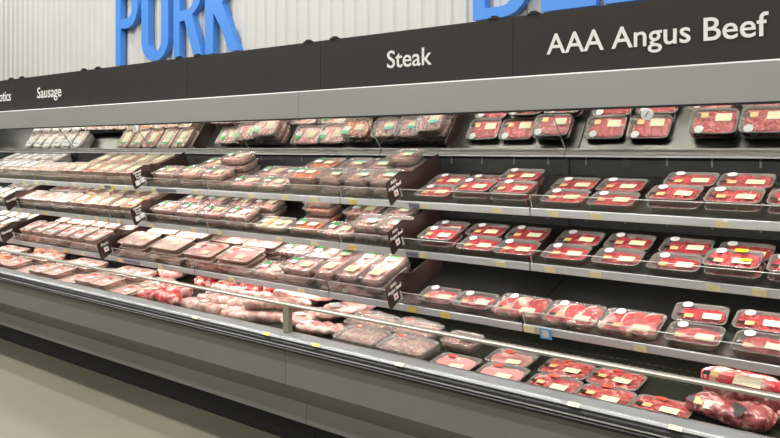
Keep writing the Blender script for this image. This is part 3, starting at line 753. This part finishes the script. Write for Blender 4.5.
for k in range(len(SEAMS)-1):
    a, b = SEAMS[k]+.003, SEAMS[k+1]-.003
    m = MB().box(a, b, BACK, BACK+.02, .55, 1.640, 0)
    for zz, dz in ((1.590, .020), (1.31, .02), (1.03, .02)):
        n_ = 6
        for i in range(n_):
            x = a+(i+.5)*(b-a)/n_
            m.box(x-.004, x+.004, BACK-.0012, BACK-.0002, zz-dz, zz+dz, 1 if k < 4 else 2)
            m.box(x+.05, x+.056, BACK-.0012, BACK-.0002, zz-dz-.03, zz-.03, 1)
    # round knock-out
    n_ = 18; cx = (a+b)/2-.30
    m.add([(cx+.024*math.cos(2*PI*i/n_), y, 1.585+.022*math.sin(2*PI*i/n_)) for y in (BACK-.002, BACK-.0004) for i in range(n_)], [tuple(range(n_)), tuple(range(n_, 2*n_))]+[(i, (i+1) % n_, n_+(i+1) % n_, n_+i) for i in range(n_)], 1)
    link('back_panel', m.mesh('back_panel', None, False, ['back_panel', 'slot_black', 'slot_light']), case)
    m = MB().box(a-.018, a+.012, BACK-.010, BACK-.003, .66, 1.615, 0)
    z = .70
    while z < 1.60:
        m.box(a-.011, a-.007, BACK-.0115, BACK-.0102, z, z+.012, 1); m.box(a+.001, a+.005, BACK-.0115, BACK-.0102, z, z+.012, 1); z += .026
    link('slotted_standard', m.mesh('slotted_standard', None, False, ['back_panel', 'slot_black']), case)
    # the leaning mirror above the top shelf
    P, Q = Vector((3.546, 1.641)), Vector((3.311, 1.935)); nrm = Vector((Q-P).normalized()); off = Vector((nrm.y, -nrm.x))*-.006
    if off.x > 0 and False: off = -off
    off = Vector((.0042, .0042))
    link('mirror', MB().prism_x([tuple(P), tuple(Q), tuple(Q+off), tuple(P+off)], a, b).mesh('mirror', 'mirror_glass'), case)
    link('mirror_joint', MB().prism_x([tuple(P-off*.3), tuple(Q-off*.3), tuple(Q+off*1.1), tuple(P+off*1.1)], a-.0055, a-.0005).mesh('mirror_joint', 'clip_grey'), case)
    link('mirror_rail', MB().prism_x([(3.530, 1.622), (3.530, 1.636), (3.538, 1.6395), (3.555, 1.6395), (3.555, 1.622)], a, b, 0).prism_x([(3.526, 1.612), (3.526, 1.6195), (3.532, 1.6215), (3.555, 1.6215), (3.555, 1.612)], a, b, 1).mesh('mirror_rail', None, False, ['clip_grey', 'bright_metal']), case)
CANS = CS
for a, b in zip(CANS[:-1], CANS[1:]):
    a += .001; b -= .001
    link('canopy', MB().prism_x([(2.842, 1.818), (2.842, 1.957), (2.849, 1.963), (3.58, 1.963), (3.58, 1.938), (2.868, 1.938), (2.868, 1.818)], a, b).mesh('canopy', 'canopy_metal'), case)
    link('canopy_trim', MB().box(a, b, 2.841, 2.871, 1.8105, 1.8175).mesh('canopy_trim', 'kick_black'), case)
link('rear_wall', MB().box(X0, X1, 3.581, 3.62, .0, 1.963).mesh('rear_wall', 'base_metal'), case)
link('rear_body', MB().box(X0, X1, 2.99, 3.55, 0, .55).mesh('rear_body', 'kick_black'), case)
link('inner_frame', MB().box(X0, X1, 2.80, 2.98, .46, .58).mesh('inner_frame', 'kick_black'), case)

# canopy lamps: tubes with real light
def strong(name, col, e):
    m = bpy.data.materials.new(name); m.use_nodes = True; b = m.node_tree.nodes['Principled BSDF']
    b.inputs['Emission Color'].default_value = (*col, 1); b.inputs['Emission Strength'].default_value = e; MATS[name] = m
strong('lamp_white', (1, .97, .92), 58)
tube = MB().tube((-.57, 0, 0), (.57, 0, 0), .013).mesh('lamp_tube', 'lamp_white')
cap = MB().tube((-.59, 0, 0), (-.571, 0, 0), .015).tube((.571, 0, 0), (.59, 0, 0), .015).box(-.60, .60, -.02, .02, .019, .033).mesh('lamp_holder', 'canopy_metal')
for k in range(len(SEAMS)-1):
    x = (SEAMS[k]+SEAMS[k+1])/2
    o = empty('canopy_lamp', (x, 2.96, 1.895), (0, 0, 0), f"white tube lamp under the grey canopy, {ORD[len(SEAMS)-1-k]} from the right end", 'lamp', 'tube lamps under the canopy')
    link('lamp_tube', tube, o); link('lamp_holder', cap, o)

# dial thermometers hung on wire under the canopy
def dial(x, label):
    o = empty('dial_thermometer', (x, 2.828, 1.783), (0, 0, 0), label, 'thermometer')
    n_ = 28
    V, F = loft([[(.0225*q*math.cos(2*PI*i/n_), y, .0225*q*math.sin(2*PI*i/n_)) for i in range(n_)] for q, y in ((.96, .010), (1, .007), (1, -.003), (.93, -.006))])
    link('dial_face', newmesh('dial_face', V, F, 'paper_white'), o)
    link('needle', MB().box(-.001, .001, -.0075, -.0062, -.012, .015).mesh('needle', 'label_black'), o, (0, 0, 0), (0, .6, 0))
    m = MB()
    for sx in (-.075, .095): m.tube((sx, .026, .027), (sx, .026, -.014), .0012, 6)
    m.tube((-.075, .026, -.014), (.095, .026, -.014), .0012, 6).tube((0, .0102, -.014), (0, .026, -.014), .0012, 6)
    link('wire_hanger', m.mesh('wire_hanger', 'bright_metal'), o)
dial(-1.048, 'white dial thermometer on wire under canopy, above Steak and beef trays')
dial(-4.478, 'white dial thermometer under canopy near Sausage end')

# ------------------------------------------------------------------ black sign boards on the canopy
words = {-1: ('Steak', -2.33, .126), 0: ('AAA Angus Beef', -1.117, .126), -4: ('Sausage', -6.01, .126), -5: ('Antibiotics', -7.2, .126)}
for k in range(-6, 3):
    a, b = -1.73+1.217*k, -1.73+1.217*(k+1)
    if b < -8.3: continue
    w_ = words.get(k)
    txt = w_[0] if w_ else None
    lb = {None: 'plain dark brown sign board on canopy'}.get(txt, f'dark brown sign board lettered {txt}')
    if not txt: lb += {-2: ', left of the Steak board', -3: ' below the blue P and O, right of Sausage', -6: ' at far left end', 1: ' beyond the Angus board', 2: ' last on the right'}.get(k, '')
    else: lb += ' on canopy'
    o = empty('sign_board', ((a+b)/2, 3.012, 1.9635), (0, 0, 0), lb, 'sign', 'dark sign boards along the canopy')
    w = b-a-.003
    link('board', MB().box(-w/2, w/2, 0, .018, 0, .288).mesh('board', 'sign_black'), o)
    for sx in (-1, 1):
        link('clip', MB().box(-.028, .028, -.004, .022, .2885, .296).box(-.013, .013, -.002, .02, .2965, .304).mesh('clip', 'black_rubber'), o, (sx*(w/2-.10), 0, 0))
    if w_:
        me = text_mesh(txt, w_[2], .001, .0012, 'RIGHT' if k == -5 else 'CENTER', .93 if k == -5 else 1.03)
        link('lettering', me, o, ((-6.68 if k == -5 else w_[1])-(a+b)/2, -.0012, .105), (PI/2, 0, 0))

# ------------------------------------------------------------------ store wall, blue letters, floor
m = MB(); V = []; x = -17.; top = []; 
prof = []
while x < 4:
    prof += [(x, 0), (x+.055, 0), (x+.075, -.022), (x+.125, -.022), (x+.145, 0)]; x += .165
n_ = len(prof)
V = [(p[0], 5.60+p[1], z) for z in (0, 6.2) for p in prof] + [(p[0], 5.66, z) for z in (0, 6.2) for p in prof]
F = [(i, i+1, n_+i+1, n_+i) for i in range(n_-1)] + [(2*n_+i, 3*n_+i, 3*n_+i+1, 2*n_+i+1) for i in range(n_-1)] + [(n_+i, n_+i+1, 3*n_+i+1, 3*n_+i) for i in range(n_-1)]
link('wall_back', newmesh('wall_back', V, F, 'wall_panel'), kind='structure')
link('floor', MB().box(-17, 4, -6, 5.66, -.05, 0).mesh('floor', 'floor_concrete'), kind='structure')
link('ceiling', MB().box(-17, 4, -6, 5.66, 6.2, 6.25).mesh('ceiling', 'wall_panel'), kind='structure')

LD = .08; LY = 5.575
def stroke_poly(name, outer_pts, holes=()):
    """a flat letter cut from thick board: outline and counters, filled and given depth"""
    bm = bmesh.new()
    def loop(pts):
        vs = [bm.verts.new((x_, 0, z_)) for x_, z_ in pts]
        return [bm.edges.new((vs[i], vs[(i+1) % len(vs)])) for i in range(len(vs))]
    es = loop(outer_pts)
    for h_ in holes: es += loop(h_)
    bmesh.ops.triangle_fill(bm, edges=es, use_beauty=True)
    g = bmesh.ops.extrude_face_region(bm, geom=list(bm.faces))
    bmesh.ops.translate(bm, verts=[v for v in g['geom'] if isinstance(v, bmesh.types.BMVert)], vec=(0, -LD, 0))
    bmesh.ops.recalc_face_normals(bm, faces=bm.faces)
    for v_ in bm.verts: v_.co.z *= .9077
    me = bpy.data.meshes.new(name); bm.to_mesh(me); bm.free(); me.materials.append(MATS['letter_blue'])
    return me
def arc(cx, cz, rx, rz, a0, a1, n=14): return [(cx+rx*math.cos(math.radians(a0+(a1-a0)*i/n)), cz+rz*math.sin(math.radians(a0+(a1-a0)*i/n))) for i in range(n+1)]
H = 1.12; S = .12
def P_():
    w = .52; mz = .52
    outer = [(0, 0), (S, 0), (S, mz-.0), (w-.24, mz)] + arc(w-.24, mz+.30, .24, .30, -90, 0, 8)[1:] + arc(w-.24, H-.30, .24, .30, 0, 90, 8)[1:] + [(0, H)]
    hole = [(S, mz+.14), (w-.26, mz+.14)] + arc(w-.26, mz+.28, .13, .14, -90, 0, 6)[1:] + arc(w-.26, H-.28, .13, .15, 0, 90, 6) + [(S, H-.13)]
    return outer, [hole]
def O_():
    w = .58
    outer = arc(.27, .29, .27, .29, 180, 270, 8)+arc(w-.27, .29, .27, .29, 270, 360, 8)+arc(w-.27, H-.29, .27, .29, 0, 90, 8)+arc(.27, H-.29, .27, .29, 90, 180, 8)
    hole = arc(w/2, .28, w/2-.15, .165, 180, 360, 12)+arc(w/2, H-.28, w/2-.15, .165, 0, 180, 12)
    return outer, [hole]
def R_():
    w = .54; mz = .52
    outer = [(0, 0), (S, 0), (S, mz-.04), (.22, mz-.04), (.40, 0), (.56, 0), (.37, mz+.02)] + arc(w-.22, mz+.28, .22, .24, -60, 0, 6) + arc(w-.22, H-.28, .22, .28, 0, 90, 8) + [(0, H)]
    hole = [(S, mz+.10), (w-.26, mz+.10)] + arc(w-.26, mz+.26, .12, .15, -90, 0, 6)[1:] + arc(w-.26, H-.27, .12, .14, 0, 90, 6) + [(S, H-.13)]
    return outer, [hole]
def K_():
    return [(0, 0), (.155, 0), (.155, .52), (.30, .30+.0), (.44, 0), (.60, 0), (.32, .62), (.58, H), (.43, H), (.155, .72), (.155, H), (0, H)], []
def B_():
    w = .54
    outer = [(0, 0), (w-.24, 0)] + arc(w-.24, .27, .24, .27, -90, 60, 10)[1:] + arc(w-.26, H-.26, .22, .26, -50, 90, 10) + [(0, H)]
    h1 = [(S, .10), (w-.26, .10)] + arc(w-.26, .28, .13, .18, -90, 90, 8)[1:] + [(S, .46)]
    h2 = [(S, .62), (w-.28, .62)] + arc(w-.28, .81, .12, .19, -90, 90, 8)[1:] + [(S, 1.0)]
    return outer, [h1, h2]
def E_(): w = .47; return [(0, 0), (w, 0), (w, .13), (.16, .13), (.16, .50), (w-.06, .50), (w-.06, .62), (.16, .62), (.16, H-.13), (w, H-.13), (w, H), (0, H)], []
def F_(): w = .45; return [(0, 0), (.16, 0), (.16, .50), (w-.04, .50), (w-.04, .62), (.16, .62), (.16, H-.13), (w, H-.13), (w, H), (0, H)], []
BZ = 2.7535
for ch, fn, x, word in (('P', P_, -9.210, 'PORK'), ('O', O_, -8.605, 'PORK'), ('R', R_, -7.915, 'PORK'), ('K', K_, -7.300, 'PORK'),
                        ('B', B_, -3.540, 'BEEF'), ('E', E_, -2.890, 'BEEF'), ('E', E_, -2.355, 'BEEF'), ('F', F_, -1.820, 'BEEF')):
    o_, h_ = fn()
    which = f'tall blue letter {ch} of {word} on the white wall'
    if ch == 'E': which = f"tall blue letter E on white wall, {'beside the B' if x < -2.6 else 'the second one, nearer the right'}"
    link('letter', stroke_poly('letter', o_, h_), None, (x+(.04 if word == 'PORK' else -.01), LY, BZ), label=which, category='letter', group=f'blue letters of {word}')

# ------------------------------------------------------------------ camera, light
cam = bpy.data.cameras.new('camera'); co = bpy.data.objects.new('camera', cam); COL.objects.link(co)
co.location = (0, 0, CAM_H); co.rotation_euler = (PI/2, 0, math.radians(39.11))
cam.sensor_width = 36; cam.lens = 36*756/780; cam.shift_y = -71/780; cam.clip_start = .02
sc.camera = co
w = bpy.data.worlds.new('world'); sc.world = w; w.use_nodes = True
w.node_tree.nodes['Background'].inputs[0].default_value = (1, .99, .965, 1); w.node_tree.nodes['Background'].inputs[1].default_value = .20
def area(name, loc, rot, sx, sy, e, col=(1, .985, .955)):
    l = bpy.data.lights.new(name, 'AREA'); l.shape = 'RECTANGLE'; l.size = sx; l.size_y = sy; l.energy = e; l.color = col
    o = bpy.data.objects.new(name, l); COL.objects.link(o); o.location = loc; o.rotation_euler = rot; return o
for y, e in ((2.3, 100), (-.6, 50), (-3.6, 62)):
    for x in (-11, -7.5, -4, -.5, 2.5):
        area('ceiling_light', (x, y, 5.4), (0, 0, 0), 2.6, .25, e*(1.35 if x < -6 else 1))
for x in (-12, -8, -4, -.5): area('wall_light', (x, 4.2, 5.8), (math.radians(20), 0, 0), 2.5, .2, 60)
sc.view_settings.view_transform = 'Standard'; sc.view_settings.look = 'None'; sc.view_settings.gamma = 1; sc.view_settings.use_curve_mapping = False
sc.view_settings.exposure = 0
sc.cycles.transparent_max_bounces = 24; sc.cycles.max_bounces = 8
sc.cycles.use_denoising = True
sc.cycles.caustics_reflective = False
